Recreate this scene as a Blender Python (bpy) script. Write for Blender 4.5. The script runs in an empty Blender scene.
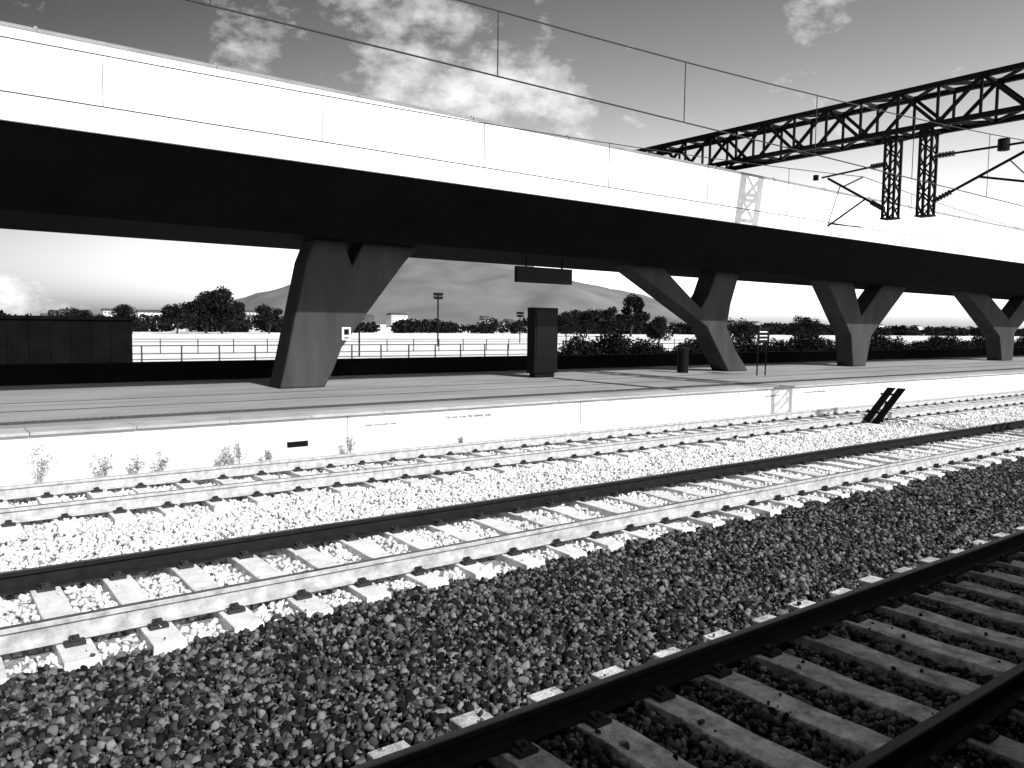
import bpy, math, random, bmesh
import numpy as np
from mathutils import Vector, Matrix, noise as mnoise
random.seed(7); rng=np.random.default_rng(7)
scene=bpy.context.scene
scene.view_settings.view_transform='Standard'
scene.view_settings.look='None'
scene.view_settings.exposure=0
COL=scene.collection
CAMZ=2.27

# ------------------------------------------------------------- materials
def mat(name,col,rough=0.8,var=0.25,scale=3.0,bump=0.0,bscale=40.0,metal=0.0,spec=0.3,island=0.0,detail=6,stretch=(1,1,1),ipow=1.0):
    m=bpy.data.materials.new(name); m.use_nodes=True
    nt=m.node_tree; N=nt.nodes; L=nt.links
    b=N['Principled BSDF']
    b.inputs['Roughness'].default_value=rough
    b.inputs['Metallic'].default_value=metal
    b.inputs['Specular IOR Level'].default_value=spec
    tc=N.new('ShaderNodeTexCoord'); mp=N.new('ShaderNodeMapping'); mp.inputs['Scale'].default_value=stretch
    L.new(tc.outputs['Object'],mp.inputs['Vector'])
    nz=N.new('ShaderNodeTexNoise'); nz.inputs['Scale'].default_value=scale; nz.inputs['Detail'].default_value=detail; nz.inputs['Roughness'].default_value=0.65
    L.new(mp.outputs['Vector'],nz.inputs['Vector'])
    mr=N.new('ShaderNodeMapRange'); mr.inputs['From Min'].default_value=0.3; mr.inputs['From Max'].default_value=0.7
    mr.inputs['To Min'].default_value=col*(1-var); mr.inputs['To Max'].default_value=min(0.95,col*(1+var))
    L.new(nz.outputs['Fac'],mr.inputs['Value'])
    out=mr.outputs['Result']
    if island>0:
        g=N.new('ShaderNodeNewGeometry')
        pw=N.new('ShaderNodeMath'); pw.operation='POWER'; pw.inputs[1].default_value=ipow; L.new(g.outputs['Random Per Island'],pw.inputs[0])
        m2=N.new('ShaderNodeMapRange'); m2.inputs['To Min'].default_value=1-island; m2.inputs['To Max'].default_value=1+island
        L.new(pw.outputs[0],m2.inputs['Value'])
        mu=N.new('ShaderNodeMath'); mu.operation='MULTIPLY'; L.new(out,mu.inputs[0]); L.new(m2.outputs['Result'],mu.inputs[1]); mu.use_clamp=True
        out=mu.outputs[0]
    cb=N.new('ShaderNodeCombineColor')
    for k in range(3): L.new(out,cb.inputs[k])
    L.new(cb.outputs[0],b.inputs['Base Color'])
    if bump>0:
        n2=N.new('ShaderNodeTexNoise'); n2.inputs['Scale'].default_value=bscale; n2.inputs['Detail'].default_value=5
        L.new(tc.outputs['Object'],n2.inputs['Vector'])
        bp=N.new('ShaderNodeBump'); bp.inputs['Strength'].default_value=bump; bp.inputs['Distance'].default_value=0.03
        L.new(n2.outputs['Fac'],bp.inputs['Height']); L.new(bp.outputs['Normal'],b.inputs['Normal'])
    return m

M_white=mat('white_panel',0.84,0.45,0.07,0.5,island=.05,stretch=(1,1,.3),detail=9)
M_coping=mat('coping_metal',0.22,0.4,0.2,2)
M_soffit=mat('soffit_shade_dark',0.006,0.9,0.4,0.5,spec=.05)  # near-black base stands in for the shade beneath the deck
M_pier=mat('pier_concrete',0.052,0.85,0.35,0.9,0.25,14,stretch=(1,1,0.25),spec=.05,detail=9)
M_black=mat('black_paint',0.005,0.5,0.3,3,spec=.10)
M_steel=mat('galvanised_dark',0.009,0.6,0.4,6,spec=.10)
M_wire=mat('wire_metal',0.02,0.6,0.1,2)
M_ins=mat('insulator',0.03,0.4,0.1,2)
M_wallp=mat('platform_wall_white',0.84,0.8,0.15,1.4,0.2,30,stretch=(1,1,.5),detail=10)
M_plat=mat('platform_paving',0.31,0.75,0.28,0.8,0.15,60,stretch=(0.35,1.6,1),detail=10)
M_edge=mat('platform_coping',0.42,0.7,0.2,2.0,island=.12)
M_tact=mat('tactile_strip',0.08,0.8,0.3,4)
M_joint_shadow=mat('joint_shadow_dark',0.02,0.9,0.2,4)
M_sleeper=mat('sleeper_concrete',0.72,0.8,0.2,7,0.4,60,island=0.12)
M_sleeperd=mat('sleeper_concrete_worn_shaded',0.50,0.85,0.65,8,0.6,60,island=0.25,detail=12)  # worn blotches; base also darkened to stand in for shade near the camera
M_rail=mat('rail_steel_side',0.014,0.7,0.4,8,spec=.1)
M_raill=mat('rail_steel_side_lit',0.45,0.6,0.4,8)  # lit copy of the rail side, sun brightness put into the colour
M_railhead=mat('rail_head_polished',0.35,0.3,0.2,5,metal=1.0)
M_railheadd=mat('rail_head_shade_dark',0.03,0.55,0.3,5,spec=.2)  # head darkened in colour where canopy shade should cover the near rails
M_clip=mat('fastening',0.03,0.7,0.3,8)
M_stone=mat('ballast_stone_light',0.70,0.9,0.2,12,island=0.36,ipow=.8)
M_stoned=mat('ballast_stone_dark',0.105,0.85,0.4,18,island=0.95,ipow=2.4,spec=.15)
M_stone_shade=mat('ballast_stone_shade_dark',0.13,0.8,0.35,14,island=0.95,ipow=2,spec=.15)  # stones of the nearest track, darkened in colour to deepen the shade there
M_bedl=mat('ballast_bed_light',0.28,0.95,0.5,25,0.8,50)
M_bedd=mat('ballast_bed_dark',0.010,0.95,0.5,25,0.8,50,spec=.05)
M_field=mat('dry_field',0.80,0.95,0.2,0.05,detail=10,stretch=(1,2.5,1))
M_leaf=mat('foliage_dark',0.014,0.9,0.3,2,island=0.8,spec=.02)
M_weed=mat('weed_pale',0.36,0.8,0.2,9,island=0.5)
M_bark=mat('bark',0.02,0.9,0.3,8)
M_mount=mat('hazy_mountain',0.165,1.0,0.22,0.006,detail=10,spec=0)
M_town=mat('town_plaster',0.36,0.9,0.2,0.1,island=0.85)
M_roof=mat('town_roof',0.07,0.9,0.3,0.1)
M_para=mat('low_wall_dark',0.005,0.9,0.4,1,spec=.03)
M_fence=mat('fence_steel',0.03,0.6,0.2,4)
M_sign=mat('sign_face_white',0.75,0.5,0.05,4)
M_canopy=mat('canopy_dark',0.02,0.8,0.2,2)
M_nearplat=mat('near_platform',0.03,0.8,0.3,2)

# ------------------------------------------------------------- mesh builder
class MB:
    def __init__(s): s.v=[]; s.f=[]; s.m=[]
    def add(s,v,f,mi=0):
        o=len(s.v); s.v+= [tuple(p) for p in v]; s.f+=[tuple(i+o for i in q) for q in f]; s.m+=[mi]*len(f)
    def box(s,x0,x1,y0,y1,z0,z1,mi=0):
        v=[(x0,y0,z0),(x1,y0,z0),(x1,y1,z0),(x0,y1,z0),(x0,y0,z1),(x1,y0,z1),(x1,y1,z1),(x0,y1,z1)]
        s.add(v,[(0,3,2,1),(4,5,6,7),(0,1,5,4),(1,2,6,5),(2,3,7,6),(3,0,4,7)],mi)
    def bar(s,a,b,w,h=None,mi=0,n=4):
        a=Vector(a);b=Vector(b);d=(b-a).normalized()
        up=Vector((0,0,1)) if abs(d.z)<0.95 else Vector((0,1,0))
        r=d.cross(up).normalized(); u=r.cross(d)
        h=h or w; vs=[]
        for p in (a,b):
            for k in range(n):
                t=2*math.pi*(k+0.5)/n; q=(1/math.cos(math.pi/n)) if n==4 else 1
                vs.append(p+r*(math.cos(t)*w/2*q)+u*(math.sin(t)*h/2*q))
        f=[(k,(k+1)%n,n+(k+1)%n,n+k) for k in range(n)]+[tuple(range(n-1,-1,-1)),tuple(range(n,2*n))]
        s.add(vs,f,mi)
    def tube(s,pts,r,n=6,mi=0):
        for a,b in zip(pts[:-1],pts[1:]): s.bar(a,b,2*r,2*r,mi,n)
    def prism(s,poly,y0,y1,mi=0):
        n=len(poly)
        v=[(x,y0,z) for x,z in poly]+[(x,y1,z) for x,z in poly]
        f=[tuple(range(n)),tuple(range(2*n-1,n-1,-1))]+[(k,n+k,n+(k+1)%n,(k+1)%n) for k in range(n)]
        s.add(v,f,mi)
    def extrx(s,poly,x0,x1,mi=0):
        n=len(poly)
        v=[(x0,y,z) for y,z in poly]+[(x1,y,z) for y,z in poly]
        f=[tuple(range(n)),tuple(range(2*n-1,n-1,-1))]+[(k,n+k,n+(k+1)%n,(k+1)%n) for k in range(n)]
        s.add(v,f,mi)
    def obj(s,name,mats,parent=None,bevel=0,loc=None,smooth=False):
        me=bpy.data.meshes.new(name); me.from_pydata(s.v,[],s.f)
        if not isinstance(mats,(list,tuple)): mats=[mats]
        for m in mats: me.materials.append(m)
        me.polygons.foreach_set('material_index',s.m)
        bm=bmesh.new(); bm.from_mesh(me); bmesh.ops.recalc_face_normals(bm,faces=bm.faces); bm.to_mesh(me); bm.free()
        if smooth: me.polygons.foreach_set('use_smooth',[True]*len(me.polygons))
        o=bpy.data.objects.new(name,me); COL.objects.link(o)
        if parent: o.parent=parent
        if loc: o.location=loc
        if bevel:
            b=o.modifiers.new('bev','BEVEL'); b.width=bevel; b.segments=2; b.limit_method='ANGLE'
        return o
def empty(name,loc=(0,0,0)):
    e=bpy.data.objects.new(name,None); COL.objects.link(e); e.location=loc; return e
def np_mesh(name,V,F,mt,parent=None):
    me=bpy.data.meshes.new(name); k=F.shape[1]
    me.vertices.add(len(V)); me.vertices.foreach_set('co',V.astype(np.float32).ravel())
    me.loops.add(F.size); me.loops.foreach_set('vertex_index',F.astype(np.int32).ravel())
    me.polygons.add(len(F)); me.polygons.foreach_set('loop_start',np.arange(0,F.size,k,dtype=np.int32))
    me.polygons.foreach_set('loop_total',np.full(len(F),k,dtype=np.int32))
    me.update(calc_edges=True); me.materials.append(mt)
    o=bpy.data.objects.new(name,me); COL.objects.link(o)
    if parent: o.parent=parent
    return o

# ------------------------------------------------------------- ground
g=MB(); g.add([(-4000,-3000,-0.45),(9000,-3000,-0.45),(9000,9000,-0.45),(-4000,9000,-0.45)],[(0,1,2,3)]); g.obj('ground',M_field)
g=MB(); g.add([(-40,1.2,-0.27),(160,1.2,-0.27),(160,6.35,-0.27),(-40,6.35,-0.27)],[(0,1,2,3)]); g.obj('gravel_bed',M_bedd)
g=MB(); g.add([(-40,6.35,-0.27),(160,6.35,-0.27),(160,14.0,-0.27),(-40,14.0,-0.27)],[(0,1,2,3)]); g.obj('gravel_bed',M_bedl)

# ------------------------------------------------------------- tracks
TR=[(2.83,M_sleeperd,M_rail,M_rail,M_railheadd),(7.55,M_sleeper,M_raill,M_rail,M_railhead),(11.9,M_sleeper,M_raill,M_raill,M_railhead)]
SP=0.6
prof=[(-0.07,-0.172),(0.07,-0.172),(0.07,-0.160),(0.012,-0.145),(0.009,-0.05),(0.036,-0.036),(0.036,-0.004),(0.030,0.0),(-0.030,0.0),(-0.036,-0.004),(-0.036,-0.036),(-0.009,-0.05),(-0.012,-0.145),(-0.07,-0.160)]
for yc,ms,mra,mrb,mh in TR:
    e=empty('railway_track')
    for s,mr_ in ((-1,mra),(1,mrb)):
        r=MB(); yy=yc+s*0.753
        r.extrx([(yy+a,b) for a,b in prof],-40,160)
        r.add([(-40,yy-0.029,0.0015),(160,yy-0.029,0.0015),(160,yy+0.029,0.0015),(-40,yy+0.029,0.0015)],[(0,1,2,3)],1)
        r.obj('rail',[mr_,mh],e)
    sl=MB(); cl=MB()
    for i in range(-20,int(110/SP)):
        x=i*SP+random.uniform(-.018,.018)+yc*0.13
        j=random.uniform(-.03,.03); zz=-0.185+random.uniform(-.004,.004)
        w=0.14; wt=0.120; y0=yc-1.24+j; y1=yc+1.24+j; dz=.012
        v=[(x-w,y0,-.36),(x+w,y0,-.36),(x+w,y1,-.36),(x-w,y1,-.36)]
        v+=[(x-wt,y0+.03,zz-.01),(x+wt,y0+.03,zz-.01),(x+wt,yc-.4,zz),(x+wt,yc,zz-dz),(x+wt,yc+.4,zz),(x+wt,y1-.03,zz-.01),
            (x-wt,y1-.03,zz-.01),(x-wt,yc+.4,zz),(x-wt,yc,zz-dz),(x-wt,yc-.4,zz)]
        f=[(4,5,6,13),(13,6,7,12),(12,7,8,11),(11,8,9,10),(0,1,5,4),(2,3,10,9),(1,2,9,8,7,6,5),(3,0,4,13,12,11,10)]
        sl.add(v,f)
        if x<60:
            for s in (-1,1):
                yy=yc+s*.753
                for q in (-1,1):
                    cl.box(x-.07,x+.07,yy+q*.12-.045,yy+q*.12+.045,-.186,-.158)
                    cl.bar((x,yy+q*.15,-.16),(x,yy+q*.07,-.135),.07,.018)
                    cl.bar((x,yy+q*.125,-.17),(x,yy+q*.125,-.115),.035,.035,n=6)
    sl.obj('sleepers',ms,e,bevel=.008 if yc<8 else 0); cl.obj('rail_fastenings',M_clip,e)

# ------------------------------------------------------------- ballast stones
ph=(1+5**.5)/2
ico=np.array([(-1,ph,0),(1,ph,0),(-1,-ph,0),(1,-ph,0),(0,-1,ph),(0,1,ph),(0,-1,-ph),(0,1,-ph),(ph,0,-1),(ph,0,1),(-ph,0,-1),(-ph,0,1)])/1.9
icf=np.array([(0,11,5),(0,5,1),(0,1,7),(0,7,10),(0,10,11),(1,5,9),(5,11,4),(11,10,2),(10,7,6),(7,1,8),(3,9,4),(3,4,2),(3,2,6),(3,6,8),(3,8,9),(4,9,5),(2,4,11),(6,2,10),(8,6,7),(9,8,1)])
def stones(name,P,size,mt):
    n=len(P)
    sc=size[:,None,None]*rng.uniform(0.5,1.3,(n,1,3))
    V=ico[None]*(1+rng.uniform(-.36,.36,(n,12,1)))*sc
    q=rng.normal(size=(n,4)); q/=np.linalg.norm(q,axis=1)[:,None]
    w,x,y,z=q.T
    R=np.stack([1-2*(y*y+z*z),2*(x*y-z*w),2*(x*z+y*w),2*(x*y+z*w),1-2*(x*x+z*z),2*(y*z-x*w),2*(x*z-y*w),2*(y*z+x*w),1-2*(x*x+y*y)],1).reshape(n,3,3)
    V=np.einsum('nij,nkj->nki',R,V)+P[:,None,:]
    F=(icf[None]+12*np.arange(n)[:,None,None]).reshape(-1,3)
    return np_mesh(name,V.reshape(-1,3),F,mt)
def scatter(y0,y1,dens,smin,smax,xmax_k,zc):
    A=[]
    for y in np.arange(y0,y1,0.25):
        xa=-1.5; xb=min(xmax_k*y+1.5,45)
        n=int((xb-xa)*0.25*dens)
        A.append(np.stack([rng.uniform(xa,xb,n),rng.uniform(y,min(y+.25,y1),n),np.zeros(n)],1))
    P=np.concatenate(A)
    keep=np.ones(len(P),bool)
    size=smin+(smax-smin)*rng.uniform(0,1,len(P))**2.0
    for yc,*_ in TR:
        fr=((P[:,0]-yc*0.13)/SP); fr=np.abs(fr-np.round(fr))*SP
        keep&=~((np.abs(P[:,1]-yc)<1.27)&(fr<0.14)&(rng.uniform(0,1,len(P))>.012))
        keep&=~(np.abs(np.abs(P[:,1]-yc)-.753)<0.05)
    P=P[keep]; size=size[keep]
    P[:,2]=zc+rng.uniform(-.02,.03,len(P))
    P[:,2]+=0.015*np.sin(P[:,0]*1.7+P[:,1]*2.3)+0.012*np.sin(P[:,0]*4.1-P[:,1]*3.3)
    for yc,*_ in TR:
        P[np.abs(P[:,1]-yc)<1.42,2]-=0.018
        fr=((P[:,0]-yc*0.13)/SP); fr=np.abs(fr-np.round(fr))*SP
        on=(np.abs(P[:,1]-yc)<1.24)&(fr<0.14)
        P[on,2]=-.175
        size[on]*=.7
    return P,size
P,S=scatter(1.2,3.7,1300,.014,.038,2.7,-.235); stones('ballast_gravel',P,S,M_stone_shade)
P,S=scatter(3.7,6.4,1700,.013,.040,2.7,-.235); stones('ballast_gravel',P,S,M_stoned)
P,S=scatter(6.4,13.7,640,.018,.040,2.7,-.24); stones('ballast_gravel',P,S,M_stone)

# ------------------------------------------------------------- far platform
pf=empty('station_platform')
b=MB(); b.box(-60,300,14.0,24.0,-.44,.50); b.obj('platform_body',M_wallp,pf)
b=MB()
x=-60
while x<200:
    b.box(x+.004,x+1.496,13.93,14.65,.503,.55); x+=1.5
b.obj('platform_edge_coping',M_edge,pf,bevel=.006)
b=MB(); b.box(-60,300,14.655,24.0,.503,.547); b.obj('platform_paving',M_plat,pf)
b=MB(); b.box(-60,300,15.1,15.5,.549,.555)
x=-4
while x<60:
    for yy in (15.16,15.28,15.40): b.box(x,x+.06,yy,yy+.05,.556,.563)
    x+=.13
b.obj('tactile_strip',M_tact,pf)
b=MB()
for yy in (17.2,18.9): b.box(-60,300,yy,yy+.05,.549,.553)
b.box(16.85,17.1,14.7,20,.554,.558)  # dark strip drawn for a shadow lying across the paving
b.obj('joints_and_shadow_strip',M_joint_shadow,pf)
b=MB(); b.box(5.55,5.95,13.985,13.998,-.02,.08)
x=-59.25
while x<100: b.box(x,x+.008,13.992,13.9985,-.4,.49); x+=6.0
b.obj('vent_grille_and_joints',M_black,pf)
def text(s,x,z,h,y=13.993,name='warning_text',parent=pf,mt=M_black):
    c=bpy.data.curves.new(name,'FONT'); c.body=s; c.size=h; c.extrude=.001
    o=bpy.data.objects.new(name,c); COL.objects.link(o); o.location=(x,y,z); o.rotation_euler=(math.pi/2,0,0); c.materials.append(mt); o.parent=parent
text('Do not cross the railway lines',8.98,.30,.095); text('Vietato attraversare i binari',7.1,.27,.065)
text('Do not cross the railway lines',22.0,.30,.095); text('Vietato attraversare i binari',20.0,.27,.065)
b=MB(); b.box(-60,200,24.0,24.3,-.44,1.02); b.box(-60,200,23.95,24.35,1.02,1.09); b.obj('low_parapet_wall',M_para)

# ------------------------------------------------------------- viaduct
va=empty('viaduct')
X0,X1=-70,420
b=MB()
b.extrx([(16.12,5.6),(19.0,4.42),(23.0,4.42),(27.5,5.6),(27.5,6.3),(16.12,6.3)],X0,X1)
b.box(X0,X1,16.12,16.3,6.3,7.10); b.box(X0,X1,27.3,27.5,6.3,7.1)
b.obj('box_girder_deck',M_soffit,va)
b=MB(); x=X0
while x<200:
    b.box(x+.004,x+1.496,16.03,16.118,5.58,5.925); b.box(x+.004,x+1.496,16.03,16.118,5.931,7.10); x+=1.5
b.box(200,X1,16.03,16.118,5.58,7.1)
b.obj('white_parapet_panels',M_white,va)
b=MB(); x=X0
while x<200:
    b.bar((x+.02,16.09,7.14),(x+2.98,16.09,7.14),.11,.11,n=8); b.bar((x,16.09,7.06),(x,16.09,7.22),.05,.05); x+=3
b.obj('coping_rail',M_coping,va)
P1=[(7.72,.55),(8.96,.55),(9.2,1.0),(9.45,1.6),(11.3,3.9),(11.8,4.46),(10.1,4.46),(9.75,3.8),(9.5,4.46),(8.7,4.46),(8.45,3.85),(7.85,1.1)]
P2=[(26.0,.55),(27.25,.55),(26.4,1.4),(25.8,2.3),(26.0,3.2),(26.5,4.46),(25.1,4.46),(24.7,3.6),(24.2,3.0),(22.0,4.46),(20.3,4.46),(20.6,4.2),(24.6,2.3),(25.3,1.4)]
P3=[(35.2,.55),(36.3,.55),(36.7,2.0),(40.0,4.46),(37.6,4.46),(35.7,2.9),(34.9,4.46),(32.6,4.46),(34.9,2.0)]
P4=[(51.5,.55),(53,.55),(53.1,2.2),(57,4.46),(54.5,4.46),(52.2,3.0),(49,4.46),(46.3,4.46),(51,2.0)]
P5=[(x+20,z) for x,z in P4]; P0=[(x-20,z) for x,z in P1]; P6=[(x+40,z) for x,z in P4]
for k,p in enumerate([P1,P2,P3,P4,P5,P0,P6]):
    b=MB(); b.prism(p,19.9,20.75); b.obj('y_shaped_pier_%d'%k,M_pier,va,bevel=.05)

# signs
s=empty('pier_sign'); b=MB(); b.box(9.42,9.68,19.86,19.885,1.8,2.15); b.obj('plate',M_sign,s); b=MB(); b.box(9.48,9.62,19.85,19.858,1.95,2.1);b.box(9.48,9.62,19.85,19.858,1.85,1.88); b.obj('pictogram',M_black,s)
s=empty('hanging_sign'); b=MB(); b.box(15.4,17.7,19.95,20.1,3.62,4.12); b.bar((15.8,20.02,4.12),(15.8,20.02,4.43),.05); b.bar((17.3,20.02,4.12),(17.3,20.02,4.43),.05); b.obj('board',M_black,s,bevel=.01)
b=MB(); b.box(15.5,17.6,19.94,19.947,3.68,3.69); b.obj('trim',M_pier,s)
s=empty('information_totem'); b=MB(); b.box(16.42,17.42,20.3,20.7,.7,2.85); b.box(16.5,17.34,20.35,20.65,.55,.7); b.obj('cabinet',M_black,s,bevel=.02)
b=MB(); b.box(16.5,17.34,20.285,20.297,1.2,2.7); b.obj('panel',mat('totem_panel',.010,.3,.2,2,spec=.1),s)
s=empty('platform_sign'); b=MB(); b.bar((24.75,17.7,.55),(24.75,17.7,2.27),.05,n=8); b.bar((25.25,17.7,.55),(25.25,17.7,2.27),.05,n=8); b.obj('posts',M_black,s)
b=MB(); b.box(24.65,25.35,17.64,17.67,1.75,2.3); b.obj('board',M_black,s); b=MB()
for z in (1.85,1.98,2.12): b.box(24.75,25.2,17.63,17.637,z,z+.04)
b.obj('lettering',M_sign,s)
s=empty('litter_bin'); b=MB(); b.bar((23.6,20.2,.55),(23.6,20.2,1.4),.42,n=12); b.bar((23.6,20.2,1.42),(23.6,20.2,1.5),.5,n=12); b.bar((23.6,20.2,1.38),(23.6,20.2,1.44),.1,n=6); b.obj('bin_body',M_black,s)

# tilted trackside marker
s=empty('trackside_marker_board')
b=MB()
for k in (0,-.27):
    b.add([Vector((20.3,11.2+k,-.2))+Vector(q) for q in [(0,0,0),(.04,0,0),(.04,-.21,0),(0,-.21,0),(.1,-.62,.98),(.14,-.62,.98),(.14,-.83,.98),(.1,-.83,.98)]],[(0,3,2,1),(4,5,6,7),(0,1,5,4),(1,2,6,5),(2,3,7,6),(3,0,4,7)])
b.bar((20.36,11.1,.1),(20.36,10.6,.1),.05); b.bar((20.42,10.75,.6),(20.42,10.3,.6),.05); b.bar((20.9,10.95,-.25),(20.42,10.6,.4),.05)
b.obj('slats',M_black,s)
b=MB(); b.box(20.1,20.4,11.25,11.6,-.27,-.1); b.obj('foot_box',M_black,s,bevel=.02)

# ------------------------------------------------------------- overhead gantries
def gantry(X):
    e=empty('overhead_line_gantry'); b=MB()
    zb,zt=7.62,8.62; xa,xb=X-.45,X+.45; ya,yb=4.95,22.5
    for x in (xa,xb):
        for z in (zb,zt): b.bar((x,ya,z),(x,yb,z),.13,.13)
    y=ya; k=0
    while y<yb-.01:
        y2=min(y+1.05,yb)
        for x in (xa,xb):
            b.bar((x,y,zb),(x,y,zt),.06)
            b.bar((x,y,zb if k%2 else zt),(x,y2,zt if k%2 else zb),.08)
        for z in (zb,zt):
            b.bar((xa,y,z),(xb,y,z),.07); b.bar((xa if k%2 else xb,y,z),(xb if k%2 else xa,y2,z),.07)
        y=y2;k+=1
    for x in (xa,xb):
        for d in (0,.5): b.bar((x,ya+d,-.44),(x,ya+d,zb),.12)
    z=-.2
    while z<7.2:
        for d in (0,.5): b.bar((xa,ya+d,z),(xb,ya+d,z+.6),.05)
        z+=.6
    for x in (xa,xb): b.bar((x,22.3,6.3),(x,22.3,zb),.15)
    b.obj('lattice_beam',M_steel,e)
    b=MB()
    for ym,zl in ((11.56,5.38),(10.6,5.36)):
        w=.15
        for dx in (-w,w):
            for dy in (-w,w): b.bar((X+dx,ym+dy,zl),(X+dx,ym+dy,zb),.06)
        z=zl;k=0
        while z<zb-.1:
            z2=min(z+.32,zb)
            for q in (-w,w):
                b.bar((X+q,ym-w,z if k%2 else z2),(X+q,ym+w,z2 if k%2 else z),.035)
                b.bar((X-w,ym+q,z if k%2 else z2),(X+w,ym+q,z2 if k%2 else z),.035)
            z=z2;k+=1
        b.box(X-.2,X+.2,ym-.2,ym+.2,zl-.04,zl)
        b.box(X-.24,X+.24,ym-.24,ym+.24,zb-.14,zb-.07)
    b.obj('drop_masts',M_steel,e)
    b=MB(); i=MB(); H=CAMZ
    def ins(a,c):
        a=Vector(a);c=Vector(c);n=6
        for q in range(n):
            p=a.lerp(c,(q+.2)/n); p2=a.lerp(c,(q+.6)/n); i.bar(p,p2,.15,n=10)
        i.bar(a,c,.05,n=6)
    b.tube([(X,11.72,H+3.35),(X,13.5,H+4.45)],.035); b.tube([(X,11.72,H+4.62),(X,13.7,H+4.5)],.028)
    ins((X,11.75,H+3.37),(X,12.15,H+3.62)); ins((X,11.75,H+4.61),(X,12.2,H+4.6))
    b.tube([(X,12.3,H+3.72),(X,13.45,H+3.05)],.03); b.tube([(X,13.4,H+3.12),(X,12.4,H+2.93)],.02); b.tube([(X,13.45,H+3.08),(X,13.1,H+4.2)],.015)
    b.tube([(X,13.0,H+4.15),(X,12.4,H+4.35)],.02)
    b.bar((X,13.9,H+4.45),(X,13.9,H+4.6),.16,n=8)
    b.tube([(X,10.44,H+3.42),(X,7.6,H+4.7)],.038); b.tube([(X,10.44,H+4.62),(X,7.5,H+4.62)],.03)
    ins((X,10.4,H+3.44),(X,9.95,H+3.64)); ins((X,10.4,H+4.62),(X,9.9,H+4.62))
    b.tube([(X,9.3,H+3.93),(X,6.9,H+3.35)],.03); b.tube([(X,7.0,H+3.4),(X,7.6,H+2.95)],.02); b.tube([(X,8.6,H+4.25),(X,8.0,H+3.6)],.015)
    b.bar((X,8.75,H+4.5),(X,8.75,H+4.78),.28,n=10)
    b.obj('cantilever_arms',M_steel,e); i.obj('insulators',M_ins,e)
for X in (22,67,-23): gantry(X)
cw=empty('catenary_wires'); b=MB()
sup=[-68,-23,22,67,112]
for yc,hc,hm,mn in ((7.6,2.84,4.42,3.5),(12.4,2.92,4.35,3.6)):
    b.tube([(-68,yc,CAMZ+hc),(112,yc,CAMZ+hc)],.010)
    for a,c in zip(sup[:-1],sup[1:]):
        pts=[]
        for k in range(25):
            x=a+(c-a)*k/24; t=(k/12-1); pts.append((x,yc,CAMZ+mn+(hm-mn)*t*t))
        b.tube(pts,.010,5)
        for k in range(1,14):
            x=a+(c-a)*(k-.12)/14; t=2*(x-a)/(c-a)-1; b.bar((x,yc,CAMZ+hc),(x,yc,CAMZ+mn+(hm-mn)*t*t),.01)
b.obj('wires',M_wire,cw)

# ------------------------------------------------------------- near platform + canopy
s=empty('near_platform'); b=MB(); b.box(-40,120,-8,1.1,-.44,.5); b.obj('body',M_nearplat,s); b=MB(); b.box(-40,120,-8,1.14,.502,.55); b.obj('paving',M_nearplat,s)
s=empty('platform_canopy'); b=MB(); b.box(-40,120,-8,-.76,3.2,3.42)
for x in range(-36,120,9): b.bar((x,-4,.55),(x,-4,3.2),.35,n=12)
b.obj('canopy_roof',M_canopy,s)
s=empty('unseen_shade_building'); b=MB(); b.box(-40,120,-12,-8,-.44,5.2); b.obj('walls',M_canopy,s); b=MB()  # unseen block added behind the canopy to cut ambient light
for x in range(-38,118,4): b.box(x,x+2.4,-7.99,-7.95,1.2,3.0)
b.obj('windows',M_black,s)

# ------------------------------------------------------------- foliage
def leaves(name,blobs,mt,leaf,parent=None):
    VV=[]
    for (c,r,n) in blobs:
        d=rng.normal(size=(n,3)); d/=np.linalg.norm(d,axis=1)[:,None]
        rad=rng.uniform(.2,1.0,n)**.6
        p=np.array(c)+d*rad[:,None]*np.array(r)
        a=rng.normal(size=(n,3)); a/=np.linalg.norm(a,axis=1)[:,None]
        bb=np.cross(a,rng.normal(size=(n,3))); bb/=np.linalg.norm(bb,axis=1)[:,None]
        s=leaf*rng.uniform(.5,1.2,n)[:,None]
        VV.append(np.stack([p-a*s,p-bb*s*.5,p+a*s,p+bb*s*.5],1))
    V=np.concatenate(VV).reshape(-1,3); F=np.arange(len(V)).reshape(-1,4)
    return np_mesh(name,V,F,mt,parent)
def tree(x,y,h,w,zg=-.45,n=18):
    e=empty('tree',(x,y,zg)); b=MB()
    b.tube([(0,0,0),(.05*w,0,h*.3),(0,.03*w,h*.5)],.03*h,7)
    bl=[]
    for k in range(n):
        a=random.uniform(0,6.28); q=random.uniform(0,1)**.6*w*.38; zz=h*random.uniform(.28,.86)
        q*=1.2-abs(zz/h-.5)*1.1
        c=(math.cos(a)*q,math.sin(a)*q,zz); rr=w*random.uniform(.14,.24)
        b.tube([(0,0,h*.3),c],.008*h,5)
        bl.append((c,(rr,rr,rr*.8),260))
    b.obj('trunk_and_limbs',M_bark,e); leaves('crown',bl,M_leaf,.04*h,e)
for t in [(55.0,175,10.0,9.5),(52,176,9.5,9),(66.5,178,6.5,7),(36,170,5.6,7),(45,172,6.0,7),(154,150,11.5,9),(146,150,8,9),(140,152,7.5,9),(24,160,5.2,6.5),(133,152,6.5,8),
          (88,80,4.6,5),(112,84,4.2,6),(131,84,5.0,6),(158,90,4.4,6)]: tree(*t)
bl=[]
for k in range(330):
    x=rng.uniform(-40,620); y=205+rng.uniform(-8,8)
    h=rng.uniform(2.0,3.8)*(1.25 if x>150 else 1)
    bl.append(((x,y,h*.40),(rng.uniform(2.5,5),2.5,h*.65),170))
leaves('distant_tree_belt',bl,M_leaf,.75)
bl=[]
x=33
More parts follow.
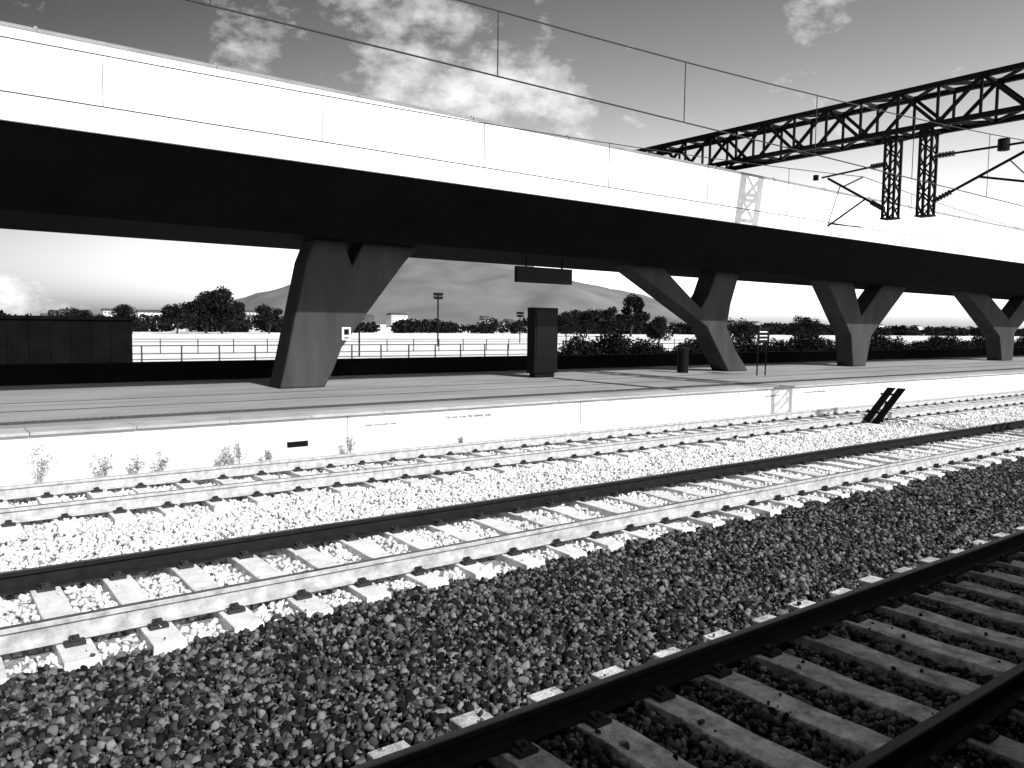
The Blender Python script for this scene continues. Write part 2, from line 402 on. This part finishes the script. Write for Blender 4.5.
while x<190:
    h=(1.15+.38*math.sin(x*.55)+.2*math.sin(x*1.7+1))*rng.uniform(.85,1.15)
    h=max(.6,h)
    bl.append(((x,38+rng.uniform(-.5,.5),h*.6-.3),(rng.uniform(.9,1.5),.9,h),800)); x+=rng.uniform(.5,.8)
leaves('hedge',bl,M_leaf,.13)
for x,h in [(1.6,.62),(2.48,.4),(2.95,.3),(3.3,.36),(4.35,.35),(4.6,.42),(5.1,.22),(6.7,.36),(.4,.3),(9.2,.15)]:
    e=empty('weed_plant',(x,13.75,-.24)); b=MB(); bl=[]
    for k in range(9):
        a=random.uniform(0,6.28); hh=h*random.uniform(.5,1); q=random.uniform(.04,.4)*h
        tip=(math.cos(a)*q,math.sin(a)*q*.5,hh); b.tube([(0,0,0),(tip[0]*.5,tip[1]*.5,hh*.6),tip],.003,4)
        bl.append((tip,(.06,.04,.08),16)); bl.append(((tip[0]*.5,tip[1]*.5,hh*.6),(.06,.04,.09),14))
    b.obj('stems',M_weed,e); leaves('leaves',bl,M_weed,.022,e)

# ------------------------------------------------------------- back lot
for yy,st,zt in ((45,2.0,.92),(70,3.0,.72)):
    e=empty('railing'); b=MB(); x=-10
    while x<140:
        b.bar((x,yy,-.45),(x,yy,zt+.03),.07,.07); x+=st
    for z in (.2,.5,zt): b.bar((-10,yy,z),(140,yy,z),.05,.05)
    b.obj('posts_and_rails',M_fence,e)
e=empty('trackside_shed'); b=MB(); b.box(-16,8.5,40,44,-.45,2.25); b.box(-16.1,8.6,39.9,44.1,2.25,2.4)
x=-15.6
while x<8.4: b.box(x,x+.08,39.94,39.997,-.4,2.2); x+=.8
b.obj('cladding',M_para,e)
for (x,y,h) in [(12.5,31,2.0),(20.6,50,3.0),(52,83,6.2),(74,95,4.4),(30,60,3.0)]:
    e=empty('lamp_post',(x,y,-.45)); b=MB(); r=.05+.012*h
    b.bar((0,0,0),(0,0,h),r*1.6,n=8)
    if h>4:
        b.bar((-.6,0,h),(.6,0,h),.12); b.bar((-.5,0,h-.45),(.5,0,h-.45),.1)
        for q in (-.5,-.17,.17,.5): b.box(q-.13,q+.13,-.15,.1,h+.03,h+.3); b.box(q-.13,q+.13,-.15,.1,h-.4,h-.15)
    else: b.bar((0,0,h),(.25,0,h+.05),.08); b.box(.15,.45,-.08,.08,h,h+.1)
    b.obj('pole_and_lights',M_black,e)
b=MB()
for k in range(190):
    x=rng.uniform(60,1500); y=rng.uniform(480,620); w=rng.uniform(5,13); h=rng.uniform(3,8.5)
    b.box(x,x+w,y,y+8,-.45,h,0)
    b.add([(x-.3,y-.3,h),(x+w+.3,y-.3,h),(x+w+.3,y+8.3,h),(x-.3,y+8.3,h),(x,y+4,h+1.6),(x+w,y+4,h+1.6)],[(0,1,5,4),(2,3,4,5),(0,4,3),(1,2,5)],1)
    for q in range(int(w//2.4)):
        for zz in range(int(h//3)+1): b.box(x+.8+q*2.3,x+1.7+q*2.3,y-.05,y-.02,.9+zz*2.8,2.1+zz*2.8,1)
b.obj('distant_town',[M_town,M_roof])
n=110; V=[];F=[]
cx,cy=1640,2500
for j in range(n+1):
    for i in range(n+1):
        x=(i/n-.5)*3000; y=(j/n-.5)*3000
        X=cx+x; Y=cy+y
        r=math.hypot(x,y); h=330*max(0,1-(r/1050))**1.2
        h=min(h,240+12*mnoise.noise(Vector((X*.006,Y*.006,0))))
        h+=34*mnoise.fractal(Vector((X*.003,Y*.003,3)),1,2,6)*min(1,h/60)
        V.append((X,Y,h-2))
for j in range(n):
    for i in range(n):
        a=j*(n+1)+i; F.append((a,a+1,a+n+2,a+n+1))
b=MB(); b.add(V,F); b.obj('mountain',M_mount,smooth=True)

# ------------------------------------------------------------- light
EL=math.radians(38)
az=Vector((-.13,.99,0)).normalized()
Ld=Vector((az.x*math.cos(EL),az.y*math.cos(EL),-math.sin(EL)))
l=bpy.data.lights.new('sun','SUN'); l.energy=5; l.angle=math.radians(.5); l.color=(1,.99,.98)
lo=bpy.data.objects.new('sun',l); COL.objects.link(lo); lo.rotation_euler=Ld.to_track_quat('-Z','Y').to_euler()
w=bpy.data.worlds.new('World'); scene.world=w; w.use_nodes=True
nt=w.node_tree; N=nt.nodes; L=nt.links; bg=N['Background']
def math_(op,a,b):
    m=N.new('ShaderNodeMath'); m.operation=op
    for k,q in enumerate((a,b)):
        if isinstance(q,(int,float)): m.inputs[k].default_value=q
        else: L.new(q,m.inputs[k])
    return m.outputs[0]
sky=N.new('ShaderNodeTexSky'); sky.sky_type='NISHITA'; sky.sun_disc=False; sky.sun_elevation=EL; sky.sun_rotation=math.radians(172); sky.air_density=1.0; sky.dust_density=1.0
bw=N.new('ShaderNodeRGBToBW'); L.new(sky.outputs[0],bw.inputs[0])
tc=N.new('ShaderNodeTexCoord'); sx=N.new('ShaderNodeSeparateXYZ'); L.new(tc.outputs['Generated'],sx.inputs[0])
base=math_('MULTIPLY',math_('POWER',bw.outputs[0],2.5),0.135)
hz=math_('ADD',math_('MULTIPLY',math_('POWER',math_('MAXIMUM',sx.outputs[0],0.0),1.5),3.0),0.40)
base=math_('MULTIPLY',base,hz)
mp=N.new('ShaderNodeMapping'); mp.inputs['Scale'].default_value=(1,1,1.7); mp.inputs['Location'].default_value=(.35,.1,.25); L.new(tc.outputs['Generated'],mp.inputs['Vector'])
nz=N.new('ShaderNodeTexNoise'); nz.inputs['Scale'].default_value=5.2; nz.inputs['Detail'].default_value=13; nz.inputs['Roughness'].default_value=.62; L.new(mp.outputs[0],nz.inputs['Vector'])
mr=N.new('ShaderNodeMapRange'); mr.inputs['From Min'].default_value=.53; mr.inputs['From Max'].default_value=.72; mr.inputs['To Min'].default_value=0; mr.inputs['To Max'].default_value=9; L.new(nz.outputs['Fac'],mr.inputs['Value'])
L.new(math_('ADD',base,mr.outputs[0]),bg.inputs['Color']); bg.inputs['Strength'].default_value=.1

# ------------------------------------------------------------- camera
cd=bpy.data.cameras.new('camera'); co=bpy.data.objects.new('camera',cd); COL.objects.link(co)
cd.sensor_width=36; cd.lens=800/1024*36; cd.clip_end=20000; cd.clip_start=.05
yaw=math.radians(37.4); pit=math.radians(4.22); roll=math.radians(.77)
fw=Vector((math.sin(yaw)*math.cos(pit),math.cos(yaw)*math.cos(pit),-math.sin(pit)))
rt=Vector((math.cos(yaw),-math.sin(yaw),0)); up=rt.cross(fw)
r2=rt*math.cos(roll)+up*math.sin(roll); u2=up*math.cos(roll)-rt*math.sin(roll)
Mx=Matrix((r2,u2,-fw)).transposed().to_4x4(); Mx.translation=Vector((0,0,CAMZ)); co.matrix_world=Mx
scene.camera=co
